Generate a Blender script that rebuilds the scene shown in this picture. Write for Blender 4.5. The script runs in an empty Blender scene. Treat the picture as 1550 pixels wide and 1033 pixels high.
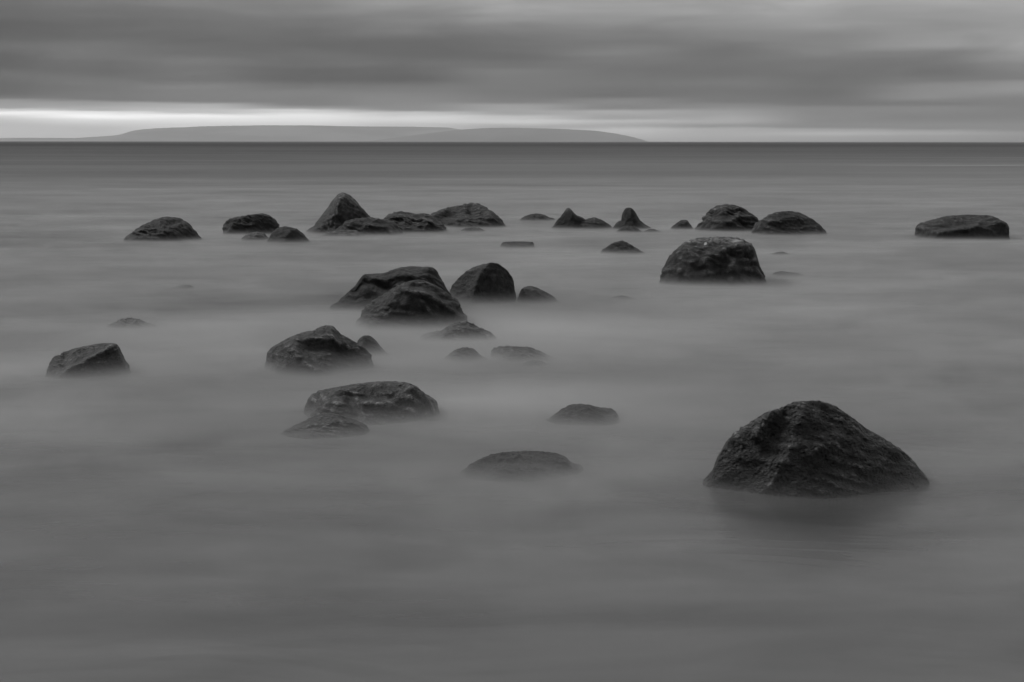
import bpy, bmesh, math, random
import numpy as np
from mathutils import Vector, Matrix

# ---------------------------------------------------------------- camera
FPX, CX, CY, HORIZON = 2153.0, 775.0, 516.5, 214.3      # the photograph's own pixel measures
CAM_H = 2.5
TH = math.atan((CY - HORIZON) / FPX)
sc = bpy.context.scene
col = sc.collection
cam_data = bpy.data.cameras.new('camera')
cam_data.sensor_width = 36.0
cam_data.lens = 36.0 * FPX / 1550.0
cam_data.clip_start = 0.1
cam_data.clip_end = 80000.0
cam = bpy.data.objects.new('camera', cam_data)
col.objects.link(cam)
cam.matrix_world = (Matrix.Translation((0, 0, CAM_H)) @ Matrix.Rotation(math.radians(90) - TH, 4, 'X')
                    @ Matrix.Rotation(math.radians(0.045), 4, 'Z'))
sc.camera = cam
FW = np.array([0, math.cos(TH), -math.sin(TH)])
UP = np.array([0, math.sin(TH), math.cos(TH)])

def project(P):
    R = P - np.array([0, 0, CAM_H])
    d = R @ FW
    return CX + FPX * R[:, 0] / d, CY - FPX * (R @ UP) / d

def ray(px, py):
    return FW + np.array([1.0, 0, 0]) * (px - CX) / FPX + UP * (CY - py) / FPX

def on_water(px, py):
    r = ray(px, py); t = -CAM_H / r[2]
    return r[0] * t, r[1] * t

def at_depth(px, py, Y):
    r = ray(px, py); t = Y / r[1]
    return r[0] * t, CAM_H + r[2] * t

# ---------------------------------------------------------------- render settings
vs = sc.view_settings
sc.display_settings.display_device = 'sRGB'
vs.view_transform = 'Standard'; vs.look = 'None'; vs.exposure = 0.0; vs.gamma = 1.0
vs.use_curve_mapping = False
sc.render.engine = 'CYCLES'
sc.cycles.use_denoising = True
sc.cycles.use_adaptive_sampling = True
sc.cycles.adaptive_threshold = 0.02
sc.cycles.max_bounces = 6
sc.cycles.volume_bounces = 2
sc.cycles.diffuse_bounces = 2
sc.cycles.glossy_bounces = 2
sc.cycles.transmission_bounces = 0
sc.cycles.sample_clamp_indirect = 4
sc.cycles.volume_max_steps = 256

# ---------------------------------------------------------------- node helpers
class NT:
    def __init__(s, tree):
        s.t = tree; s.t.nodes.clear()
    def n(s, kind, **kw):
        nd = s.t.nodes.new(kind)
        for k, v in kw.items(): setattr(nd, k, v)
        return nd
    def put(s, sock, v):
        if isinstance(v, bpy.types.NodeSocket): s.t.links.new(v, sock)
        elif v is not None: sock.default_value = v
    def m(s, op, a, b=None, c=None, clamp=False):
        nd = s.n('ShaderNodeMath', operation=op, use_clamp=clamp)
        for i, v in enumerate((a, b, c)): s.put(nd.inputs[i], v)
        return nd.outputs[0]
    def mr(s, v, a, b, c=0.0, d=1.0, smooth=True):
        nd = s.n('ShaderNodeMapRange', interpolation_type='SMOOTHSTEP' if smooth else 'LINEAR')
        for i, x in enumerate((v, a, b, c, d)): s.put(nd.inputs[i], x)
        return nd.outputs[0]
    def lerp(s, f, a, b):
        nd = s.n('ShaderNodeMix', data_type='FLOAT')
        s.put(nd.inputs[0], f); s.put(nd.inputs[2], a); s.put(nd.inputs[3], b)
        return nd.outputs[0]
    def vscale(s, v, sx, sy, sz, rot=(0, 0, 0)):
        nd = s.n('ShaderNodeMapping'); s.put(nd.inputs['Vector'], v)
        nd.inputs['Scale'].default_value = (sx, sy, sz); nd.inputs['Rotation'].default_value = rot
        return nd.outputs[0]
    def noise(s, v, scale, detail=3, rough=0.5, dist=0.0):
        nd = s.n('ShaderNodeTexNoise'); s.put(nd.inputs['Vector'], v)
        nd.inputs['Scale'].default_value = scale; nd.inputs['Detail'].default_value = detail
        nd.inputs['Roughness'].default_value = rough; nd.inputs['Distortion'].default_value = dist
        return nd.outputs[0]
    def grey(s, v):
        nd = s.n('ShaderNodeCombineColor')
        for i in range(3): s.put(nd.inputs[i], v)
        return nd.outputs[0]

def lin(g):
    g = g / 255.0
    return g / 12.92 if g <= 0.04045 else ((g + 0.055) / 1.055) ** 2.4

# ---------------------------------------------------------------- haze figures (the box itself is built after the coast)
HAZE_D, HAZE_TOP, HAZE_FAR = 9.0e-5, 205.0, 16600.0
HAZE_L = 0.27            # what a very long stretch of that air looks like

# ---------------------------------------------------------------- sky
SUN_EL, SUN_AZ = math.radians(40), math.radians(-68)      # azimuth from +Y towards +X
world = bpy.data.worlds.new('World'); sc.world = world; world.use_nodes = True
W = NT(world.node_tree)
tc = W.n('ShaderNodeTexCoord')
sep = W.n('ShaderNodeSeparateXYZ'); W.put(sep.inputs[0], tc.outputs['Generated'])
az = W.m('ARCTAN2', sep.outputs[0], sep.outputs[1])
el = W.m('ARCSINE', sep.outputs[2])
azf = W.m('SUBTRACT', W.m('PINGPONG', W.m('ADD', az, 0.36), 0.72), 0.36)
cv = W.n('ShaderNodeCombineXYZ'); W.put(cv.inputs[0], azf); W.put(cv.inputs[1], el)
warp = W.noise(W.vscale(cv.outputs[0], 9, 45, 1), 1.0, 3)
warp2 = W.noise(W.vscale(cv.outputs[0], 25, 260, 1), 1.0, 2)
elw = W.m('ADD', el, W.m('MULTIPLY', W.m('SUBTRACT', warp, 0.5), W.mr(el, 0.0, 0.035, 0.0012, 0.005)))
elw = W.m('ADD', elw, W.m('MULTIPLY', W.m('SUBTRACT', warp2, 0.5), 0.0016))
SKY = {   # column of cloud: brightness against height, left to right
 0: [(0,110),(20,105),(40,97),(55,98),(70,108),(85,98),(100,97),(112,108),(128,100),(140,102),(147,115),(151,150),(162,155),(166,200),(171,238),(176,205),(182,187),(200,185),(213,180)],
 155: [(0,120),(20,110),(40,104),(55,103),(70,115),(85,114),(95,108),(108,104),(125,114),(140,115),(151,117),(158,150),(167,170),(171,225),(177,240),(184,205),(195,182),(213,180)],
 310: [(0,125),(20,112),(35,106),(60,103),(80,108),(93,118),(105,112),(120,112),(130,126),(140,122),(153,122),(158,170),(170,185),(176,235),(182,215),(192,202),(213,190)],
 465: [(0,135),(15,128),(30,113),(50,108),(68,100),(85,108),(95,108),(108,100),(120,99),(132,115),(140,125),(158,122),(163,145),(167,200),(175,225),(185,207),(200,190),(213,185)],
 620: [(0,145),(25,130),(45,118),(65,101),(80,101),(95,108),(108,102),(120,98),(135,120),(150,130),(166,135),(171,190),(180,205),(190,182),(213,170)],
 775: [(0,158),(15,155),(25,145),(40,125),(60,112),(85,105),(100,110),(108,121),(120,118),(140,115),(153,120),(160,153),(171,156),(177,185),(185,193),(192,160),(213,158)],
 930: [(0,160),(15,155),(30,145),(50,125),(65,115),(80,125),(92,118),(105,112),(125,115),(145,109),(153,130),(163,126),(168,163),(178,152),(183,175),(190,160),(197,182),(205,172),(213,160)],
 1085: [(0,156),(15,158),(30,140),(50,125),(80,112),(110,107),(125,118),(140,112),(154,116),(160,130),(170,150),(183,160),(190,140),(195,163),(202,163),(213,155)],
 1240: [(0,165),(15,155),(35,145),(55,125),(75,127),(95,112),(125,108),(138,105),(157,112),(163,127),(175,128),(191,124),(196,155),(201,170),(208,152),(213,148)],
 1395: [(0,168),(25,155),(45,140),(60,142),(68,145),(80,122),(110,108),(120,115),(130,130),(145,134),(156,116),(163,128),(180,122),(193,128),(198,150),(201,160),(206,148),(213,142)],
 1550: [(0,165),(30,158),(50,155),(65,155),(80,145),(100,128),(118,122),(124,140),(135,140),(150,122),(160,120),(180,115),(195,125),(200,142),(213,135)],
}
VMAX = 0.105
SCALE = 4.0
def through_air(L, elev):
    e = max(elev, 1e-4)
    path = min(HAZE_FAR, (HAZE_TOP - CAM_H) / math.sin(e))
    T = math.exp(-HAZE_D * path)
    return max(0.015, (L - HAZE_L * (1 - T)) / T)
val = None; prev = None
for px in sorted(SKY):
    cr = W.n('ShaderNodeValToRGB')
    W.put(cr.inputs[0], W.m('DIVIDE', elw, VMAX))
    stops = []
    for py, g in SKY[px]:
        r = ray(px, py + 0.8); e = math.asin(r[2] / np.linalg.norm(r))
        stops.append((e / VMAX, through_air(lin(g), e) / SCALE))
    stops.sort()
    cr.color_ramp.interpolation = 'EASE'
    while len(cr.color_ramp.elements) < len(stops): cr.color_ramp.elements.new(0.5)
    for i, (p, v) in enumerate(stops):
        cr.color_ramp.elements[i].position = min(1, max(0, p))
    for i, (p, v) in enumerate(stops):
        cr.color_ramp.elements[i].color = (v, v, v, 1)
    u = math.atan((px - CX) / FPX / math.cos(TH))
    sepc = W.n('ShaderNodeSeparateColor'); W.put(sepc.inputs[0], cr.outputs[0])
    v = sepc.outputs[0]
    val = v if val is None else W.lerp(W.mr(azf, prev, u), val, v)
    prev = u
val = W.m('MULTIPLY', val, SCALE)
# stratus overhead, beyond the top of the frame
dome = W.m('ADD', W.lerp(W.mr(el, 0.1, 0.9), 0.36, 0.62), W.m('MULTIPLY', W.m('SUBTRACT', W.noise(W.vscale(tc.outputs['Generated'], 2, 6, 9), 1.0, 3), 0.5), 0.25))
# unseen sky behind the viewer dimmed to keep the boulders' near faces dark
fwd = W.m('MULTIPLY', W.mr(sep.outputs[1], -0.45, 0.35, 0.3, 1.0), 1.0)
back = W.lerp(W.mr(el, 0.35, 1.2), fwd, 1.0)
dome = W.m('MULTIPLY', dome, back)
val = W.m('MULTIPLY', val, W.mr(sep.outputs[1], -0.3, 0.5, 0.3, 1.0))
val = W.lerp(W.mr(el, 0.095, 0.2), val, dome)
clump = W.noise(W.vscale(cv.outputs[0], 8, 42, 1, (0, 0, 0.03)), 1.0, 4, 0.55, 0.8)
val = W.m('MULTIPLY', val, W.lerp(W.mr(el, 0.02, 0.04), 1.0, W.mr(clump, 0.3, 0.7, 0.88, 1.12)))
streak = W.noise(W.vscale(cv.outputs[0], 14, 420, 1), 1.0, 3)
val = W.m('MULTIPLY', val, W.m('ADD', 0.955, W.m('MULTIPLY', streak, 0.09)))
val = W.lerp(W.mr(el, -0.01, -0.001), 0.12, val)
nish = W.n('ShaderNodeTexSky', sky_type='NISHITA', sun_disc=False)
nish.sun_elevation = SUN_EL; nish.sun_rotation = SUN_AZ
bw = W.n('ShaderNodeRGBToBW'); W.put(bw.inputs[0], nish.outputs[0])
BG = 0.1
total = W.m('ADD', W.m('MULTIPLY', val, 1.0 / BG), W.m('MULTIPLY', bw.outputs[0], W.mr(el, 0.1, 0.6, 0.0, 0.05)))
bg = W.n('ShaderNodeBackground'); W.put(bg.inputs[0], W.grey(total)); bg.inputs[1].default_value = BG
wo = W.n('ShaderNodeOutputWorld'); W.put(wo.inputs[0], bg.outputs[0])

sun_d = bpy.data.lights.new('sun', 'SUN')
sun_d.energy = 1.7; sun_d.angle = math.radians(16); sun_d.color = (1, 1, 1)
sun = bpy.data.objects.new('sun', sun_d); col.objects.link(sun)
sdir = Vector((math.sin(SUN_AZ) * math.cos(SUN_EL), math.cos(SUN_AZ) * math.cos(SUN_EL), math.sin(SUN_EL)))
sun.rotation_euler = (-sdir).to_track_quat('-Z', 'Y').to_euler()
sun.location = (0, 0, 300)

# ---------------------------------------------------------------- object helpers
def tag(o, label, cat=None, group=None, kind=None):
    o['label'] = label
    if cat: o['category'] = cat
    if group: o['group'] = group
    if kind: o['kind'] = kind
    return o

def mesh_obj(name, verts, faces, mat, smooth=True):
    me = bpy.data.meshes.new(name)
    if isinstance(faces, np.ndarray) and faces.shape[1] == 3:
        me.vertices.add(len(verts)); me.vertices.foreach_set('co', np.asarray(verts, np.float32).ravel())
        me.loops.add(faces.size); me.loops.foreach_set('vertex_index', faces.astype(np.int32).ravel())
        me.polygons.add(len(faces))
        me.polygons.foreach_set('loop_start', np.arange(0, faces.size, 3, dtype=np.int32))
        me.update(calc_edges=True)
    else:
        me.from_pydata([tuple(v) for v in verts], [], [tuple(f) for f in faces]); me.update()
    me.polygons.foreach_set('use_smooth', [smooth] * len(me.polygons))
    me.materials.append(mat)
    o = bpy.data.objects.new(name, me); col.objects.link(o)
    return o

# numpy gradient noise ------------------------------------------------
def _hash(ix, iy, iz, seed):
    h = (ix * 374761393 + iy * 668265263 + iz * 2147483647 + seed * 974634777) & 0xFFFFFFFF
    h = ((h ^ (h >> 13)) * 1274126177) & 0xFFFFFFFF
    return h ^ (h >> 16)
def gnoise(P, seed=0):
    I = np.floor(P).astype(np.int64); F = P - I
    Fd = F * F * F * (F * (F * 6 - 15) + 10)
    out = 0
    for dx in (0, 1):
        for dy in (0, 1):
            for dz in (0, 1):
                h = _hash(I[:, 0] + dx, I[:, 1] + dy, I[:, 2] + dz, seed)
                g = np.stack([(h & 1023) / 511.5 - 1, ((h >> 10) & 1023) / 511.5 - 1, ((h >> 20) & 1023) / 511.5 - 1], 1)
                w = ((Fd[:, 0] if dx else 1 - Fd[:, 0]) * (Fd[:, 1] if dy else 1 - Fd[:, 1]) * (Fd[:, 2] if dz else 1 - Fd[:, 2]))
                out = out + w * ((F - np.array([dx, dy, dz])) * g).sum(1)
    return out
def fbm(P, octs, seed=0, gain=0.5):
    s = 0; a = 1.0
    for i in range(octs):
        s = s + a * gnoise(P * 2 ** i + 17.3 * i, seed + i * 7); a *= gain
    return s
def ridged(P, octs, seed=0, gain=0.5):
    s = 0; a = 1.0
    for i in range(octs):
        s = s + a * (1 - 2.2 * np.abs(gnoise(P * 2 ** i + 11.1 * i, seed + i * 5))); a *= gain
    return s

# ---------------------------------------------------------------- materials
def rock_material(name, base=0.022, spots=None, top_pale=0.0, rough=0.5, fine=1.0, bump=1.0, pits=0.28):
    m = bpy.data.materials.new(name); m.use_nodes = True
    N = NT(m.node_tree)
    tco = N.n('ShaderNodeTexCoord'); P = tco.outputs['Object']
    big = N.noise(P, 2.2, 4, 0.55, 0.4)
    mid = N.noise(P, 11.0, 5, 0.6, 0.3)
    fin = N.noise(N.vscale(P, 1, 1, 1.8, (0.35, 0.2, 0)), 55.0 * fine, 4, 0.6)
    v = N.m('MULTIPLY', N.mr(big, 0.3, 0.72, 0.8, 1.25), N.mr(mid, 0.3, 0.7, 0.6, 1.5))
    v = N.m('MULTIPLY', v, N.mr(fin, 0.35, 0.7, 0.6, 1.7))
    v = N.m('MULTIPLY', v, base)
    geo = N.n('ShaderNodeNewGeometry')
    sz = N.n('ShaderNodeSeparateXYZ'); N.put(sz.inputs[0], geo.outputs['Position'])
    # grazing skylight along the edges, painted in as paler colour
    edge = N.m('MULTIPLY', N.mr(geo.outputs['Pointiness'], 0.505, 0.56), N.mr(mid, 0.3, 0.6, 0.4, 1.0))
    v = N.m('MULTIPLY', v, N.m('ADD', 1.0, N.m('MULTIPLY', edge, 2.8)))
    # dry, weathered rock above the reach of the waves
    dry = N.m('MULTIPLY', N.mr(sz.outputs[2], 0.25, 1.0), N.mr(mid, 0.4, 0.62))
    v = N.m('MULTIPLY', v, N.m('ADD', 1.0, N.m('MULTIPLY', dry, 1.2)))
    if top_pale:
        lich = N.m('MULTIPLY', N.mr(sz.outputs[2], top_pale - 0.16, top_pale + 0.02), N.mr(mid, 0.42, 0.6))
        v = N.lerp(N.m('MULTIPLY', lich, 0.85), v, 0.24)
    if spots:
        for (x, y, z, r, a) in spots:
            d = N.n('ShaderNodeVectorMath', operation='DISTANCE')
            N.put(d.inputs[0], geo.outputs['Position']); d.inputs[1].default_value = (x, y, z)
            e = N.m('ADD', d.outputs['Value'], N.m('MULTIPLY', N.m('SUBTRACT', mid, 0.5), r * 0.9))
            v = N.lerp(N.mr(e, r * 0.5, r), a, v)
    pb = N.n('ShaderNodeBsdfPrincipled')
    N.put(pb.inputs['Base Color'], N.grey(v))
    N.put(pb.inputs['Roughness'], N.mr(fin, 0.3, 0.7, rough - 0.1, rough + 0.15))
    pb.inputs['Specular IOR Level'].default_value = 0.28
    vor = N.n('ShaderNodeTexVoronoi', feature='F1'); N.put(vor.inputs['Vector'], P); vor.inputs['Scale'].default_value = 26 * fine
    h = N.m('ADD', N.m('MULTIPLY', mid, 0.6), N.m('MULTIPLY', fin, 0.32))
    h = N.m('ADD', h, N.m('MULTIPLY', N.m('MINIMUM', vor.outputs['Distance'], 0.45), pits))
    b = N.n('ShaderNodeBump'); b.inputs['Strength'].default_value = 1.0; b.inputs['Distance'].default_value = 0.085 * bump
    N.put(b.inputs['Height'], h); N.put(pb.inputs['Normal'], b.outputs[0])
    o = N.n('ShaderNodeOutputMaterial'); N.put(o.inputs[0], pb.outputs[0])
    return m

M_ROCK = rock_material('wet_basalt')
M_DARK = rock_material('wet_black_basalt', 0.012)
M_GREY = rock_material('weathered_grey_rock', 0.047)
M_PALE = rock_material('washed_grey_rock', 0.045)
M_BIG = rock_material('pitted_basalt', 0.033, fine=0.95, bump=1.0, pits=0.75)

# ---------------------------------------------------------------- water
def add_water():
    m = bpy.data.materials.new('sea_water'); m.use_nodes = True
    N = NT(m.node_tree)
    geo = N.n('ShaderNodeNewGeometry'); P = geo.outputs['Position']
    s = N.n('ShaderNodeSeparateXYZ'); N.put(s.inputs[0], P)
    X, Y = s.outputs[0], s.outputs[1]
    n1 = N.noise(N.vscale(P, 0.13, 0.33, 1), 1.0, 3, 0.55, 0.9)
    n2 = N.noise(N.vscale(P, 0.45, 1.1, 1), 1.0, 3, 0.5, 0.8)
    n3 = N.noise(N.vscale(P, 0.012, 0.05, 1), 1.0, 5, 0.6, 0.3)
    # froth left by the breaking waves, thinning out to sea
    foam = N.lerp(N.mr(Y, 40, 130), 0.142, 0.023)
    foam = N.m('MULTIPLY', foam, N.mr(Y, 9.5, 14, 0.72, 1.0))
    foam = N.m('MULTIPLY', foam, N.mr(n1, 0.3, 0.7, 0.6, 1.4))
    foam = N.m('MULTIPLY', foam, N.mr(n2, 0.3, 0.7, 0.82, 1.18))
    foam = N.m('MULTIPLY', foam, N.mr(n3, 0.35, 0.65, 0.8, 1.25))
    # nearest boulder's dark reflection, strengthened by painting the water below it darker
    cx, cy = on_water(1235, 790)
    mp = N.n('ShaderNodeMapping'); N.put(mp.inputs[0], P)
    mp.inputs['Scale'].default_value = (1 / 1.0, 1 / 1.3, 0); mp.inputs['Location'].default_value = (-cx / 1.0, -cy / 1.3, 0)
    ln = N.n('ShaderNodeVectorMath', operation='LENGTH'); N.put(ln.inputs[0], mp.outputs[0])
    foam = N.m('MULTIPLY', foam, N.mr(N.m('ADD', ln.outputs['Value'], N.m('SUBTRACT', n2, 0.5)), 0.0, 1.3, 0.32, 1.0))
    # one far breaker line, right of centre
    ly = N.m('ADD', 148.0, N.m('MULTIPLY', N.noise(N.vscale(P, 0.05, 0.0, 0), 1.0, 3), 12))
    dl = N.m('ABSOLUTE', N.m('SUBTRACT', Y, ly))
    br = N.m('MULTIPLY', N.mr(dl, 0.8, 4.0, 1, 0), N.mr(X, 32, 42))
    foam = N.m('ADD', foam, N.m('MULTIPLY', br, N.mr(n1, 0.35, 0.6, 0.03, 0.16)))
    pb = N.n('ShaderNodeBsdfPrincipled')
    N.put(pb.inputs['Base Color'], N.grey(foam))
    N.put(pb.inputs['Roughness'], N.mr(Y, 12, 400, 0.27, 0.42))
    # choppier far water turns more of its wave faces towards the viewer
    N.put(pb.inputs['Specular IOR Level'], N.m('MULTIPLY', N.lerp(N.mr(Y, 250, 900), N.mr(Y, 40, 300, 0.5, 0.2), 0.015), N.mr(n3, 0.35, 0.65, 0.6, 1.4)))
    pb.inputs['IOR'].default_value = 1.33
    w1 = N.noise(N.vscale(P, 0.4, 1.0, 1), 1.0, 3, 0.5, 0.8)
    b = N.n('ShaderNodeBump'); b.inputs['Strength'].default_value = 0.5; b.inputs['Distance'].default_value = 0.12
    N.put(b.inputs['Height'], w1); N.put(pb.inputs['Normal'], b.outputs[0])
    o = N.n('ShaderNodeOutputMaterial'); N.put(o.inputs[0], pb.outputs[0])
    ys = [-200, 0, 10, 20, 40, 80, 160, 400, 1000, 3000, 8000, 16900]
    xs = [-9000, -2000, -400, -100, -30, 0, 30, 100, 400, 2000, 9000]
    V = [(x, y, 0.0) for y in ys for x in xs]
    n = len(xs)
    F = [(j * n + i, j * n + i + 1, (j + 1) * n + i + 1, (j + 1) * n + i) for j in range(len(ys) - 1) for i in range(n - 1)]
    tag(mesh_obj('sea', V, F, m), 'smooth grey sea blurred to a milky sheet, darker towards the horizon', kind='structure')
add_water()

# ---------------------------------------------------------------- far coast
def land_material(name, base):
    m = bpy.data.materials.new(name); m.use_nodes = True
    N = NT(m.node_tree); P = N.n('ShaderNodeNewGeometry').outputs['Position']
    n = N.noise(N.vscale(P, 0.0012, 0.0012, 0.012), 1.0, 5, 0.6, 0.4)
    pb = N.n('ShaderNodeBsdfPrincipled'); pb.inputs['Roughness'].default_value = 0.95
    N.put(pb.inputs['Base Color'], N.grey(N.m('MULTIPLY', base, N.mr(n, 0.35, 0.65, 0.7, 1.4))))
    o = N.n('ShaderNodeOutputMaterial'); N.put(o.inputs[0], pb.outputs[0])
    return m
M_LAND = land_material('heath_hillside', 0.2)
M_LAND_DARK = land_material('wooded_hillside', 0.125)
def land(name, label, Y, pts, depth, mat=None):
    pts = sorted(pts); x0, x1 = pts[0][0], pts[-1][0]
    n, k = 220, 16
    px = np.linspace(x0, x1, n); py = np.interp(px, [p[0] for p in pts], [p[1] for p in pts])
    ker = np.ones(3) / 3; py2 = np.convolve(np.pad(py, 1, 'edge'), ker, 'valid')
    V = []
    for j in range(k + 1):
        s = j / k
        prof = math.sin(math.pi * min(1, s * 1.0)) ** 0.8
        for i in range(n):
            X, Z = at_depth(px[i], py2[i], Y + depth * 0.5)
            yy = Y + s * depth
            z = Z * prof + 0.06 * Z * prof * math.sin(i * 0.31 + j * 1.7) * (1 - prof) - (1 - prof) * 2
            V.append((X, yy, z))
    F = [(j * n + i, j * n + i + 1, (j + 1) * n + i + 1, (j + 1) * n + i) for j in range(k) for i in range(n - 1)]
    tag(mesh_obj(name, V, F, mat or M_LAND), label, kind='structure')
land('island_hill', 'long low hazy hill on the horizon, left of centre', 14200,
     [(60, 213.5), (130, 209), (175, 206), (193, 203.5), (203, 199), (215, 196.5), (245, 194.3), (285, 193), (300, 192), (340, 191), (400, 190.3), (470, 190.3),
      (540, 191.8), (620, 192), (680, 193.5), (700, 197), (740, 202), (790, 214)], 1600)
land('headland', 'darker low headland sloping into the sea at the right end of the hazy coast', 12200,
     [(560, 214), (640, 203), (690, 197), (712, 195.5), (740, 194), (775, 193.6), (840, 195), (900, 198), (930, 202), (955, 207), (968, 211), (976, 214.5)], 1200, M_LAND_DARK)
land('low_coast', 'very faint low strip of land at the far left of the horizon', 15000,
     [(-160, 210), (0, 209.8), (60, 209.5), (130, 210), (200, 210.5), (240, 214)], 700)

# ---------------------------------------------------------------- boulders
_ico = {}
def ico(level):
    if level not in _ico:
        bm = bmesh.new(); bmesh.ops.create_icosphere(bm, subdivisions=level, radius=1.0)
        V = np.array([v.co[:] for v in bm.verts]); F = np.array([[v.index for v in f.verts] for f in bm.faces])
        bm.free(); _ico[level] = (V / np.linalg.norm(V, axis=1)[:, None], F)
    return _ico[level]

def smooth1(a, n, wrap=False):
    if n < 1: return a
    k = np.exp(-0.5 * (np.arange(-2 * n, 2 * n + 1) / n) ** 2); k /= k.sum()
    return np.convolve(np.pad(a, 2 * n, 'wrap' if wrap else 'edge'), k, 'valid')

GROUP = 'boulders standing in the blurred sea'
def boulder(label, pts, by, seed, mat=None, deep=0.8, planes=(), strokes=(), nplanes=7, soft=0.018, amp=1.0, boxy=1.0,
            name='boulder', cat='boulder', lean=0.0, strata=(0.3, 0.2, 1.0), crest=0.0, ridge=0.03):
    pts = sorted(pts)
    ox = np.array([p[0] for p in pts], float); oy = np.array([p[1] for p in pts], float)
    wpx = ox[-1] - ox[0]
    level = 7 if wpx > 250 else (6 if wpx > 75 else 5)
    D3, F = ico(level)
    yf = on_water(CX, by)[1]
    Wm = wpx / FPX * yf * 1.02
    Dm = deep * Wm * 0.5
    yc = yf + Dm * 0.85
    # silhouette polygon in the plane y = yc
    poly = [at_depth(x, y, yc) for x, y in zip(ox, oy)]
    xl, xr = poly[0][0], poly[-1][0]
    H = max(p[1] for p in poly)
    zb = -0.25 - 0.15 * Wm
    ext = 0.01 * Wm
    full = [(xl - ext, zb)] + poly + [(xr + ext, zb)]
    cx0, cz0 = 0.5 * (xl + xr), 0.12 * H - 0.02
    nA = 720
    ang = np.linspace(-math.pi, math.pi, nA, endpoint=False)
    R = np.full(nA, 1e9)
    m = len(full)
    for i in range(m):
        a = np.array(full[i]) - (cx0, cz0); b = np.array(full[(i + 1) % m]) - (cx0, cz0); e = b - a
        dx, dz = np.cos(ang), np.sin(ang)
        den = dx * e[1] - dz * e[0]
        with np.errstate(divide='ignore', invalid='ignore'):
            t = (a[0] * e[1] - a[1] * e[0]) / den
            s = (a[0] * dz - a[1] * dx) / den
        ok = (np.abs(den) > 1e-12) & (t > 0) & (s >= -1e-6) & (s <= 1 + 1e-6)
        R = np.where(ok & (t < R), t, R)
    R[R > 1e8] = np.median(R)
    R = smooth1(R, 3, True)
    phi = np.arctan2(D3[:, 2], D3[:, 0])
    Rv = np.interp(phi, np.append(ang, math.pi), np.append(R, R[0]))
    mm = np.sqrt(np.maximum(0, 1 - D3[:, 1] ** 2)) ** boxy
    P = np.stack([Rv * np.cos(phi) * mm, Dm * D3[:, 1] * np.abs(D3[:, 1]) ** 0.05, Rv * np.sin(phi) * mm], 1)
    P[:, 1] += crest * Dm * np.clip(P[:, 2] / max(H, 0.05), 0, 1) + lean * P[:, 0]
    # flat faces
    rng = np.random.RandomState(seed)
    cuts = []
    for i in range(nplanes):
        v = rng.normal(size=3); v[2] = abs(v[2]) * 0.8; v[1] *= 1.0
        v /= np.linalg.norm(v); cuts.append((v, rng.uniform(0.68, 0.9)))
    for c in planes:
        v = np.array(c[:3], float); v /= np.linalg.norm(v); cuts.append((v, c[3]))
    w = soft * Wm
    scl = np.array([1.0, 1.0, 1.0])
    for v, fr in cuts:
        t = P @ v; off = fr * t.max()
        x = (t - off) / w
        P = P - np.outer(w * np.log1p(np.exp(np.clip(x, -30, 30))) * 0.92, v)
    # weathering
    L = max(Wm, 0.3)
    if name == 'rock': amp = amp * 1.5
    Q = P / L
    tilt = Q.copy(); sv = np.array(strata) / np.linalg.norm(strata)
    tilt = tilt + np.outer(Q @ sv, sv) * 2.0
    nrm = P / np.array([Wm * 0.5, Dm, max(H, 0.15)]) ** 2
    nrm /= np.linalg.norm(nrm, axis=1)[:, None] + 1e-9
    d = 0.055 * fbm(Q * 2.2 + seed, 3, seed) + ridge * (ridged(tilt * 4.5 + seed, 3, seed + 3) - 0.9)
    d = d + 0.017 * fbm(tilt * 12 + seed, 4, seed + 9, 0.62)
    P = P + nrm * (d * L * amp)[:, None]
    P = P + np.array([cx0, yc, cz0])
    # hand-set ridges (+) and hollows (-) on the side towards the water's edge
    for st in strokes:
        line, a, wd = st
        px, py = project(P)
        best = np.full(len(P), 1e9)
        for (x0, y0), (x1, y1) in zip(line[:-1], line[1:]):
            ex, ey = x1 - x0, y1 - y0
            t = np.clip(((px - x0) * ex + (py - y0) * ey) / (ex * ex + ey * ey), 0, 1)
            best = np.minimum(best, np.hypot(px - x0 - t * ex, py - y0 - t * ey))
        front = 1 / (1 + np.exp((P[:, 1] - yc) / (0.08 * Wm)))
        P[:, 1] -= 1.5 * a * Wm * np.exp(-(best / wd) ** 2) * front
        ends = np.clip(np.minimum(px - ox[0], ox[-1] - px) / (0.12 * wpx), 0, 1)
        P[:, 2] += 0.6 * a * Wm * np.exp(-(best / wd) ** 2) * front * ends * (P[:, 2] > 0)
    # settle the skyline to the measured one
    for it in range(4):
        px, py = project(P)
        vis = P[:, 2] > 0.0
        if vis.sum() > 10:
            lo, hi = px[vis].min(), px[vis].max()
            k = (ox[-1] - ox[0]) / max(hi - lo, 1)
            k = np.clip(k, 0.8, 1.25)
            cpx = 0.5 * (lo + hi); tpx = 0.5 * (ox[0] + ox[-1])
            P[:, 0] = cx0 + (P[:, 0] - cx0 - (cpx - tpx) * yc / FPX) * k
        px, py = project(P)
        nb = max(12, int(wpx / 2.2))
        edges = np.linspace(ox[0], ox[-1], nb + 1)
        idx = np.clip(((px - ox[0]) / wpx * nb).astype(int), -1, nb)
        cen = 0.5 * (edges[1:] + edges[:-1])
        tgt = np.interp(cen, ox, oy)
        fac = np.ones(nb)
        for b in range(nb):
            sel = idx == b
            if not sel.any(): fac[b] = np.nan; continue
            j = np.where(sel)[0][np.argmin(py[sel])]
            zt = at_depth(cen[b], tgt[b], P[j, 1])[1]
            z = P[j, 2]
            if z > 0.01: fac[b] = np.clip(max(zt, 0.012) / z, 0.55, 1.8)
        e0, e1 = int(nb * 0.06) + 1, nb - int(nb * 0.06) - 1
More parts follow.
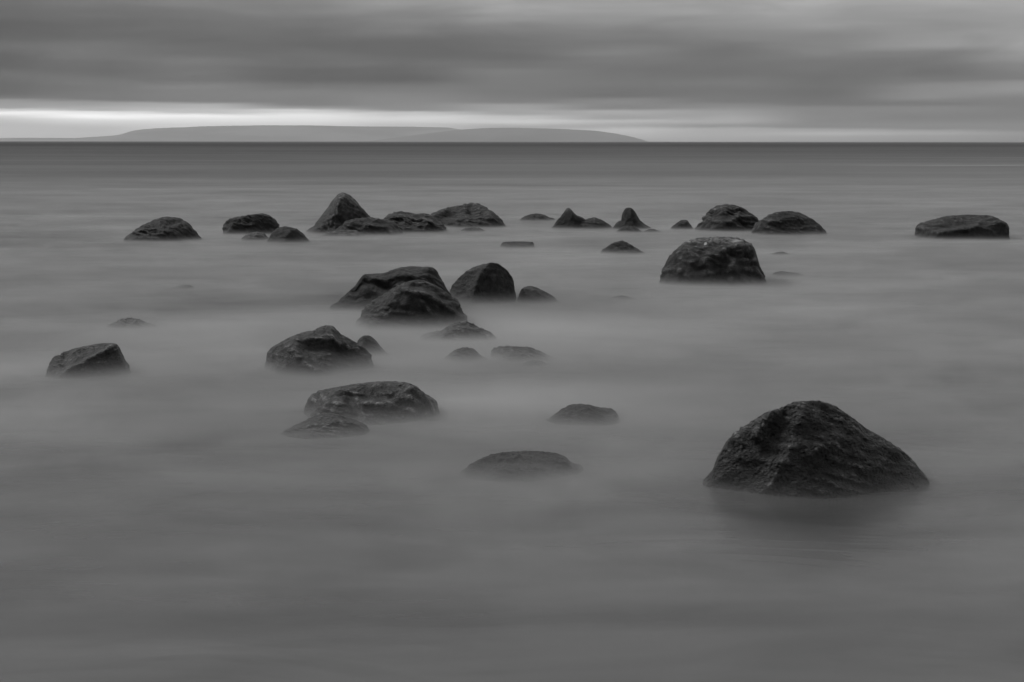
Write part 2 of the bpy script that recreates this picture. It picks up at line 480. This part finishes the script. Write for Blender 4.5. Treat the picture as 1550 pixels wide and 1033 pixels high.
        fac[:e0] = np.nan; fac[e1:] = np.nan
        g = np.isnan(fac)
        if g.any(): fac[g] = np.interp(cen[g], cen[~g], fac[~g])
        cum = np.ones(nb) if it == 0 else cum
        fac = smooth1(fac, 2 if nb > 40 else 1)
        fac = np.clip(cum * fac, 0.5, 1.9) / cum; cum = cum * fac
        fv = np.interp(px, cen, fac)
        P[:, 2] = np.where(P[:, 2] > 0, P[:, 2] * fv, P[:, 2])
    # wear off needle-sharp points
    E = np.concatenate([F[:, [0, 1]], F[:, [1, 2]], F[:, [2, 0]]])
    for it in range(1):
        A = np.zeros_like(P); c = np.zeros(len(P))
        for k in range(3): A[:, k] = np.bincount(E[:, 0], P[E[:, 1], k], len(P)) 
        c = np.bincount(E[:, 0], minlength=len(P))[:, None]
        P = P + 0.4 * (A / c - P)
    O = np.array([cx0, yc, 0.0])
    o = mesh_obj(name, P - O, F, mat or M_ROCK)
    o.location = O
    tag(o, label, cat, GROUP)
    return o

# --- farthest row
boulder('dark rounded dome boulder, leftmost of the far row', [(186,362),(200,351),(215,341),(235,332),(250,328),(272,330),(285,337),(295,348),(306,363)], 367, 1, M_DARK, nplanes=4)
boulder('flat-topped dark boulder with a steep left edge, second from left in the far row', [(335,358),(336,345),(337,337),(350,330),(375,325.5),(398,323),(410,327),(420,335),(428,348)], 357, 2, M_DARK, boxy=0.7, planes=[(0,-1,0.25,0.6)])
boulder('small pale foam-washed rock between the flat-topped and the small round boulder', [(364,362),(374,354),(388,351),(400,353),(409,362)], 365, 3, M_PALE, nplanes=3, name='rock', cat='rock')
boulder('small round dark boulder in front of the flat-topped one in the far row', [(404,367),(411,352),(420,345),(432,342.5),(450,346.5),(461,355),(469,366)], 369, 4, M_DARK, nplanes=5)
boulder('tall pyramid-shaped boulder with a pointed top, highest of the far row', [(462,356),(475,340),(486,326),(497,312),(505,300),(513,292.5),(522,291.5),(535,299),(548,314),(562,329),(577,344),(590,354)], 356, 5,
        M_ROCK, deep=1.0, nplanes=1, planes=[(-0.75,-0.6,0.45,0.62),(0.62,-0.85,0.35,0.5)], strokes=[([(522,298),(505,325),(485,352)],0.05,9)], amp=0.7, strata=(0.7,0,1))
boulder('low broad boulder lying right in front of the tall pyramid-shaped one', [(497,354),(512,344),(524,334),(535,331),(562,329),(580,332),(596,335),(604,343),(611,355)], 358, 6, M_ROCK, nplanes=3,
        planes=[(0.1,-0.9,0.5,0.55)], strokes=[([(560,340),(585,346),(598,356)],0.03,4)])
boulder('thin pale rock ledge at the foot of the low broad far boulder', [(482,357),(500,351),(520,348),(540,349),(556,357)], 359, 7, M_PALE, nplanes=2, deep=0.5, name='rock', cat='rock')
boulder('craggy low boulder between the pyramid-shaped one and the long humped one', [(576,335),(582,328),(592,322),(605,319.5),(622,322),(632,324),(642,322.5),(654,326),(664,336),(678,350)], 353, 8, M_ROCK, amp=1.5,
        strokes=[([(580,330),(610,325),(640,332)],0.03,4),([(640,330),(660,348)],0.04,5)])
boulder('long humped boulder with a gentle left slope, behind the craggy low one', [(645,327),(660,320),(675,314),(700,310),(708,307),(725,307.5),(740,316),(752,325),(766,339)], 345, 9, M_ROCK, amp=1.2, nplanes=5,
        strokes=[([(712,309),(735,325),(745,338)],0.03,6),([(690,318),(668,330)],-0.03,7)])
boulder('tiny pale awash rock in front of the long humped boulder', [(696,350),(704,345),(715,343),(726,344.5),(735,350)], 351, 10, M_PALE, nplanes=2, name='rock', cat='rock')
boulder('low smooth dark mound just right of the long humped boulder', [(784,334),(792,328),(803,324),(814,323),(826,325.5),(840,334)], 335, 11, M_DARK, nplanes=3)
boulder('dark boulder with a sharp pointed tip, left of the two spires', [(833,346),(840,337),(849,326),(856,317),(861,313.5),(866,318),(872,325),(882,329),(892,336),(900,346)], 347, 12, M_DARK, nplanes=3, deep=0.7, amp=0.8, planes=[(-0.5,-0.8,0.3,0.6)])
boulder('low knobbly rock leaning on the right side of the sharp pointed boulder', [(868,346),(878,335),(888,331),(900,328.5),(912,333),(925,341),(930,346)], 347, 13, M_ROCK, nplanes=4, amp=1.3, strokes=[([(872,338),(882,335)],0.05,3)])
boulder('dark thumb-shaped boulder with a rounded top, right of the two spires', [(926,346),(931,338),(938,334),(941,324),(945,316),(950,314),(957,314.5),(963,322),(968,331),(975,338),(986,347)], 348, 14, M_DARK, nplanes=2, deep=0.7, amp=0.6)
boulder('small dark rock at the foot of the thumb-shaped boulder', [(932,351),(940,344),(950,341.5),(962,343),(973,351)], 352, 15, M_DARK, nplanes=3, name='rock', cat='rock')
boulder('tiny low rock trailing off right of the thumb-shaped boulder', [(973,351),(980,347),(990,346.5),(998,349),(1003,352)], 352, 16, M_DARK, nplanes=3, name='rock', cat='rock')
boulder('small knobbed dark rock standing alone left of the big round far boulder', [(1014,348),(1018,341),(1024,337),(1029,333),(1040,332.5),(1045,338),(1050,347)], 348, 17, M_DARK, nplanes=4, name='rock', cat='rock')
boulder('big round lumpy boulder in the far row, right of centre', [(1050,349),(1058,338),(1066,325),(1076,315),(1088,310),(1102,308.5),(1118,311),(1130,317),(1140,324),(1150,332),(1160,348)], 351, 18, M_ROCK, amp=1.3, nplanes=6,
        strokes=[([(1080,322),(1100,328),(1118,322)],-0.04,6),([(1070,335),(1095,340),(1115,328)],0.03,6),([(1118,332),(1132,344)],-0.05,4)])
boulder('sloping boulder touching the right side of the big round far one', [(1136,349),(1145,337),(1158,327),(1172,321),(1190,319),(1205,319.5),(1217,324),(1232,332),(1243,341),(1252,356)], 357, 19, M_ROCK, nplanes=5,
        strokes=[([(1160,335),(1195,328),(1215,330)],0.03,5)])
boulder('long flat slab boulder standing alone at the far right', [(1383.5,363),(1384,352),(1386,343),(1391,337.5),(1410,332),(1430,326.5),(1465,324),(1500,325.5),(1513,331),(1524,337),(1528.5,346),(1529,363)], 364, 20, M_ROCK, boxy=0.5, deep=0.9, nplanes=3,
        planes=[(0,-1,0.05,0.55),(-0.15,-0.35,1,0.62)], amp=1.1, strokes=[([(1390,345),(1415,352),(1450,347),(1480,341)],0.03,5)])
# --- second row
boulder('thin flat dark rock barely above water, alone below the low smooth mound', [(757,372),(761,366.5),(775,365.5),(790,365.5),(804,366),(809,372)], 376, 21, M_DARK, boxy=0.6, nplanes=2, name='rock', cat='rock', amp=0.6)
boulder('small low cone-shaped rock standing alone left of the massive domed boulder', [(908,383),(915,375),(929,366.5),(942,363.5),(954,369),(965,376),(977,384)], 385, 22, M_DARK, nplanes=4, name='rock', cat='rock')
def surface_at(o, x, y):
    V = np.array([v.co[:] for v in o.data.vertices]) + np.array(o.location)
    px, py = project(V)
    d = np.hypot(px - x, py - y)
    c = np.where(d < d.min() + 1.5)[0]
    return V[c[np.argmin(V[c, 1])]]
big = boulder('massive domed boulder with a pale bird-stained top, largest of the middle distance', [(996,430),(999,415),(1004,403),(1012,388),(1022,377),(1036,366),(1050,361),(1075,358),(1100,358),(1118,359.5),(1134,366),(1142,374),(1147,385),(1150,402),(1156,412),(1161,424)], 433, 23,
        M_ROCK, boxy=0.8, nplanes=6, amp=1.25, planes=[(0,0,1,0.93)], strokes=[([(1105,372),(1125,392),(1140,420)],0.03,6),([(1095,385),(1080,405),(1085,425)],-0.03,7),([(1030,385),(1060,392),(1085,378)],0.02,8)])
zt = max(v.co.z for v in big.data.vertices)
sp = [(*surface_at(big, 1067, 369), 0.042, 0.5), (*surface_at(big, 1043, 364), 0.04, 0.3), (*surface_at(big, 1114, 363), 0.15, 0.3), (*surface_at(big, 1085, 361), 0.07, 0.2)]
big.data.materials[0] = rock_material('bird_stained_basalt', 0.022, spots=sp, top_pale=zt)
boulder('thin low dark rock just right of the massive domed boulder', [(1168,416),(1173,411.5),(1182,410),(1195,411.5),(1206,413),(1218,416)], 418, 24, M_DARK, nplanes=2, name='rock', cat='rock', amp=0.6)
boulder('faint awash sliver of rock behind and right of the massive domed boulder', [(1166,384),(1175,381.5),(1185,380.5),(1196,384)], 385.5, 25, M_DARK, nplanes=2, name='rock', cat='rock', amp=0.6)
boulder('faint awash sliver of rock at left, above the half drowned one', [(255,437),(266,434.5),(280,431.5),(290,432),(298,437)], 438, 26, M_PALE, nplanes=2, name='rock', cat='rock', amp=0.6)
boulder('faint awash sliver of rock nearer than and left of the massive domed boulder', [(922,452),(932,448),(942,447),(952,449),(962,453)], 454, 27, M_PALE, nplanes=2, name='rock', cat='rock', amp=0.6)
# --- middle group
boulder('large dark two-humped boulder behind the biggest one of the middle group', [(497,474),(510,460),(521,447),(532,437),(541,429),(544,420),(550,415.5),(562,414.5),(574,414),(582,413.5),(590,410),(602,405.5),(622,403),(640,404),(652,404),(659,406),(667,419),(677,437),(690,456),(700,474)], 476, 28,
        M_DARK, deep=0.55, nplanes=3, amp=0.9, strokes=[([(542,428),(575,424),(600,430)],-0.03,5),([(575,418),(610,412),(635,412)],0.02,5)], planes=[(-0.5,-0.8,0.35,0.6)])
boulder('biggest boulder of the middle group, broad and rounded with a ridge down its right side', [(536,492),(545,475),(551,465),(568,452),(585,443),(600,433),(615,427),(628,423.5),(642,424.5),(656,430),(668,437),(680,445),(690,453),(698,463),(706,480),(714,494)], 503, 29,
        M_ROCK, deep=0.85, nplanes=3, planes=[(0.1,-0.95,0.35,0.7),(-0.75,-0.25,0.6,0.72)], strokes=[([(618,428),(628,440),(655,450),(680,462),(700,478)],0.035,6),([(635,432),(660,441),(683,452)],-0.03,6),([(655,470),(672,490)],0.02,5)])
boulder('smooth rounded boulder with a pale left face, right of the middle group', [(676,450),(682,434),(692,422),(704,411),(717,404),(732,399.5),(746,397),(758,401),(768,409),(775,418),(779,432),(781,448),(782,462)], 464, 30,
        M_ROCK, nplanes=2, deep=0.95, planes=[(-0.75,-0.6,0.35,0.62),(0.45,-0.85,0.25,0.62)], amp=0.7, strokes=[([(745,400),(728,420),(712,445)],0.04,7)])
boulder('small boulder with a pale top touching the rounded boulder right of the middle group', [(781,455),(785,441),(792,435),(802,432.5),(812,435),(825,441),(838,448),(850,460)], 461, 31, M_ROCK, nplanes=4, strokes=[([(788,440),(805,436),(820,443)],0.03,4)])
# --- left
boulder('faint low rock half drowned in milky water at the left', [(160,497),(170,489),(181,483.5),(195,481),(212,483.5),(225,490),(240,497)], 498, 32, M_PALE, nplanes=3, name='rock', cat='rock')
boulder('wedge-shaped ridged boulder standing alone at the far left edge', [(69,570),(69.5,558),(70.5,550),(80,541),(95,534),(112,528),(135,523),(152,520),(168,519.5),(178,521),(184,530),(190,544),(199,558)], 574, 33,
        M_GREY, deep=0.8, boxy=0.7, nplanes=3, amp=0.9, planes=[(-0.25,-0.45,0.9,0.6),(0.35,-0.9,0.1,0.5)], strokes=[([(172,524),(150,540),(122,556),(105,564)],0.04,5),([(90,545),(120,536),(150,528)],-0.015,4)], strata=(-0.3,0,1))
# --- left of centre, nearer
boulder('big broken-topped boulder with a pale sloping flank, below the middle group', [(400,562),(402,545),(406,532),(414,524),(430,515),(442,509),(458,503),(475,500),(487,493.5),(500,492),(506,494),(514,504),(528,512),(542,520),(556,530),(568,544)], 570, 34,
        M_GREY, deep=0.8, nplanes=3, amp=0.8, planes=[(0.7,-0.5,0.5,0.62)], strokes=[([(440,522),(456,540),(478,562)],0.05,9),([(455,512),(500,508),(545,528)],0.03,6),([(470,520),(505,526),(540,538)],-0.05,9)])
boulder('small dark boulder tucked against the right of the big broken-topped one', [(536,524),(543,512),(551,507.5),(560,508),(570,516),(580,528),(594,541)], 542, 35, M_ROCK, nplanes=4, deep=0.9)
boulder('jagged flat rock veiled in white wash, right foot of the middle group', [(630,522),(645,512),(660,505),(674,496),(688,488.5),(702,486.5),(710,487),(722,493),(735,499),(752,506)], 518, 36, M_GREY, deep=0.6, nplanes=4, amp=0.9,
        strokes=[([(660,508),(680,497),(694,497),(715,500),(740,504)],0.022,4)], name='rock', cat='rock')
boulder('small rounded veiled rock, left of the pair below the jagged flat one', [(668,546),(680,535),(693,527),(706,525),(718,528),(728,537),(742,548)], 550, 37, M_ROCK, nplanes=4, name='rock', cat='rock')
boulder('broad smooth veiled rock with pale rim, right of pair below the jagged one', [(741,545),(743,529),(752,524.5),(768,523.5),(785,524.5),(802,525),(815,530),(828,536),(846,546)], 549, 38, M_PALE, nplanes=3, boxy=0.8, name='rock', cat='rock')
boulder('thin pale awash rock just in front of the broad smooth veiled one', [(780,554),(792,548),(806,545),(820,545.5),(832,553)], 556, 39, M_PALE, nplanes=2, name='rock', cat='rock')
boulder('wide knobbly boulder with a rough humped back, behind the low pale-topped one', [(460,622),(464,605),(470,598),(482,592),(500,588),(520,584),(545,580),(570,577.5),(600,577),(618,579),(630,584),(640,592),(652,601),(666,616)], 642, 40,
        M_GREY, deep=0.8, nplanes=3, amp=1.1, ridge=0.02, planes=[(0,-0.6,0.8,0.8)], strokes=[([(490,604),(502,608),(515,610)],0.035,12),([(532,600),(540,612),(545,625)],-0.04,8),([(560,606),(590,607),(600,610)],0.03,9),([(525,594),(560,597),(600,598)],-0.02,5)])
boulder('low boulder with a pale smooth top, in front of the wide knobbly one', [(426,665),(440,654),(452,645),(462,636),(476,629),(492,625),(508,626.5),(524,631),(540,636),(554,643),(562,652)], 663, 41, M_GREY, nplanes=3, deep=0.7, planes=[(-0.3,-0.3,0.9,0.7)],
        strokes=[([(455,645),(480,635),(520,638),(550,642)],0.03,5)])
boulder('low dark boulder standing alone between the wide knobbly one and the big near one', [(826,638),(836,629),(848,620),(862,612.5),(878,611),(893,612.5),(905,616),(920,617.5),(932,619.5),(936,626),(939,635)], 643, 42, M_DARK, nplanes=3, deep=0.8, boxy=0.8)
boulder('low rounded boulder half sunk in milky water at the bottom centre', [(696,718),(710,705),(722,697),(738,689),(755,685),(775,683.5),(798,682),(820,683),(842,685.5),(856,691),(866,700),(874,709),(884,722)], 730, 43, M_DARK, nplanes=4, deep=0.8, amp=1.3,
        strokes=[([(835,688),(855,698),(868,712)],0.03,6),([(735,700),(790,694),(830,700)],-0.02,6)])
# --- nearest
boulder('huge nearest boulder with a pitted surface and a long right slope, at the lower right', [(1063,748),(1068,735),(1074,720),(1082,700),(1090,684),(1099,667),(1113,652),(1128,643),(1145,632),(1162,622),(1180,617),(1192,612),(1204,607),(1222,606.5),(1237,605.5),(1252,609),(1265,613.5),(1280,624),(1296,635),(1312,648),(1330,658),(1350,670),(1368,682),(1383,696),(1396,710),(1403,724),(1408,738)], 756, 44,
        M_BIG, deep=0.9, nplanes=5, soft=0.03, amp=1.0, planes=[(-0.45,-0.75,0.3,0.7),(0.35,-0.85,0.4,0.66)],
        strokes=[([(1205,622),(1188,650),(1172,680)],0.018,10),([(1222,640),(1205,665),(1190,692)],-0.016,11),([(1222,690),(1205,715),(1192,735)],0.016,10),([(1260,640),(1290,665),(1330,690)],-0.008,12),([(1250,690),(1300,680),(1340,700)],0.012,14),([(1100,695),(1150,690)],0.010,9),([(1110,665),(1160,650)],-0.006,8)], ridge=0.009)

# ---------------------------------------------------------------- the blurred wash lying over the water
def add_mist():
    m = bpy.data.materials.new('wash_mist'); m.use_nodes = True
    N = NT(m.node_tree)
    P = N.n('ShaderNodeNewGeometry').outputs['Position']
    s = N.n('ShaderNodeSeparateXYZ'); N.put(s.inputs[0], P)
    X, Y, Z = s.outputs
    d = N.m('EXPONENT', N.m('DIVIDE', Z, N.mr(Y, 12, 40, -0.07, -0.04)))
    d = N.m('MULTIPLY', d, N.mr(Z, 0.2, 0.3, 1, 0))
    d = N.m('ADD', d, N.m('MULTIPLY', N.m('EXPONENT', N.m('DIVIDE', Z, -0.03)), 1.6))
    n2 = N.noise(N.vscale(P, 0.15, 0.26, 0.5), 1.0, 2, 0.55, 1.0)
    n3 = N.noise(N.vscale(P, 0.6, 1.3, 1.0), 1.0, 3, 0.6, 0.8)
    d = N.m('MULTIPLY', d, N.m('MULTIPLY', N.mr(n2, 0.3, 0.7, 1.5, 0.6), N.mr(n3, 0.3, 0.7, 0.65, 1.35)))
    d = N.m('MULTIPLY', d, N.m('MULTIPLY', N.mr(Y, 6, 8), N.mr(Y, 10.2, 13.0, 0.45, 1.0)))
    d = N.m('MULTIPLY', d, N.mr(Y, 45, 74, 1, 0))
    c = N.m('ADD', N.mr(n2, 0.3, 0.7, 0.45, 0.58), N.mr(n3, 0.3, 0.7, -0.07, 0.07))
    wob = N.m('MULTIPLY', N.m('SUBTRACT', n3, 0.5), 0.8)
    thick = 1.0
    # px, py, radius in metres, change of whiteness, change of thickness: where waves break over the low rocks, calmer pools, and mist thinned to deepen the nearest boulder's reflection
    for px, py, r, a, k in ((700, 500, 2.8, 0.10, 1.0), (860, 510, 2.4, 0.10, 0.0), (790, 545, 1.8, 0.04, 0.8), (770, 618, 1.7, 0.14, 0.4), (320, 510, 2.2, 0.12, 0.3),
                            (1100, 350, 3.0, 0.12, 0.0), (440, 460, 2.8, -0.16, 0.0), (60, 362, 5, -0.10, 0.0), (250, 482, 2.0, -0.08, 0.5),
                            (550, 560, 1.5, 0.06, 0.9), (395, 358, 2.0, 0.0, 0.4), (790, 735, 1.2, 0.0, 2.4), (1235, 800, 1.3, 0.0, -0.75), (1230, 480, 3.0, 0.03, 0.0)):
        cx, cy = on_water(px, py)
        mp = N.n('ShaderNodeMapping'); N.put(mp.inputs[0], P)
        mp.inputs['Scale'].default_value = (0.7 / r, 1.0 / r, 0); mp.inputs['Location'].default_value = (-cx * 0.7 / r, -cy / r, 0)
        ln = N.n('ShaderNodeVectorMath', operation='LENGTH'); N.put(ln.inputs[0], mp.outputs[0])
        t = N.mr(N.m('ADD', ln.outputs['Value'], wob), 0.0, 1.0, 1.0, 0.0)
        if a: c = N.m('MULTIPLY_ADD', t, a, c)
        if k: thick = N.m('MULTIPLY_ADD', t, k, thick)
    d = N.m('MULTIPLY', d, thick)
    d = N.m('MULTIPLY', N.m('MULTIPLY', d, N.mr(Y, 12, 45, 1.0, 0.30, False)), 2.6)
    v = N.n('ShaderNodeVolumePrincipled')
    N.put(v.inputs['Color'], N.grey(N.m('MAXIMUM', c, 0.12)))
    N.put(v.inputs['Density'], d)
    o = N.n('ShaderNodeOutputMaterial'); N.put(o.inputs['Volume'], v.outputs[0])
    m.cycles.volume_step_rate = 0.055
    x0, x1, y0, y1, z0, z1 = -32, 32, 6.0, 74, 0.003, 0.3
    V = [(x0,y0,z0),(x1,y0,z0),(x1,y1,z0),(x0,y1,z0),(x0,y0,z1),(x1,y0,z1),(x1,y1,z1),(x0,y1,z1)]
    F = [(0,3,2,1),(4,5,6,7),(0,1,5,4),(1,2,6,5),(2,3,7,6),(3,0,4,7)]
    tag(mesh_obj('mist', V, F, m, False), 'thin milky veil of blurred wash lying low around the rocks', kind='stuff')
add_mist()

def add_haze():
    m = bpy.data.materials.new('sea_haze'); m.use_nodes = True
    N = NT(m.node_tree)
    v = N.n('ShaderNodeVolumePrincipled')
    v.inputs['Color'].default_value = (0.9, 0.9, 0.9, 1)
    v.inputs['Density'].default_value = HAZE_D
    o = N.n('ShaderNodeOutputMaterial'); N.put(o.inputs['Volume'], v.outputs[0])
    x0, x1, y0, y1, z0, z1 = -9500, 9500, -600, 17200, -3.5, HAZE_TOP
    V = [(x0,y0,z0),(x1,y0,z0),(x1,y1,z0),(x0,y1,z0),(x0,y0,z1),(x1,y0,z1),(x1,y1,z1),(x0,y1,z1)]
    F = [(0,3,2,1),(4,5,6,7),(0,1,5,4),(1,2,6,5),(2,3,7,6),(3,0,4,7)]
    tag(mesh_obj('haze', V, F, m, False), 'pale sea haze fading the far coast', kind='stuff')
add_haze()
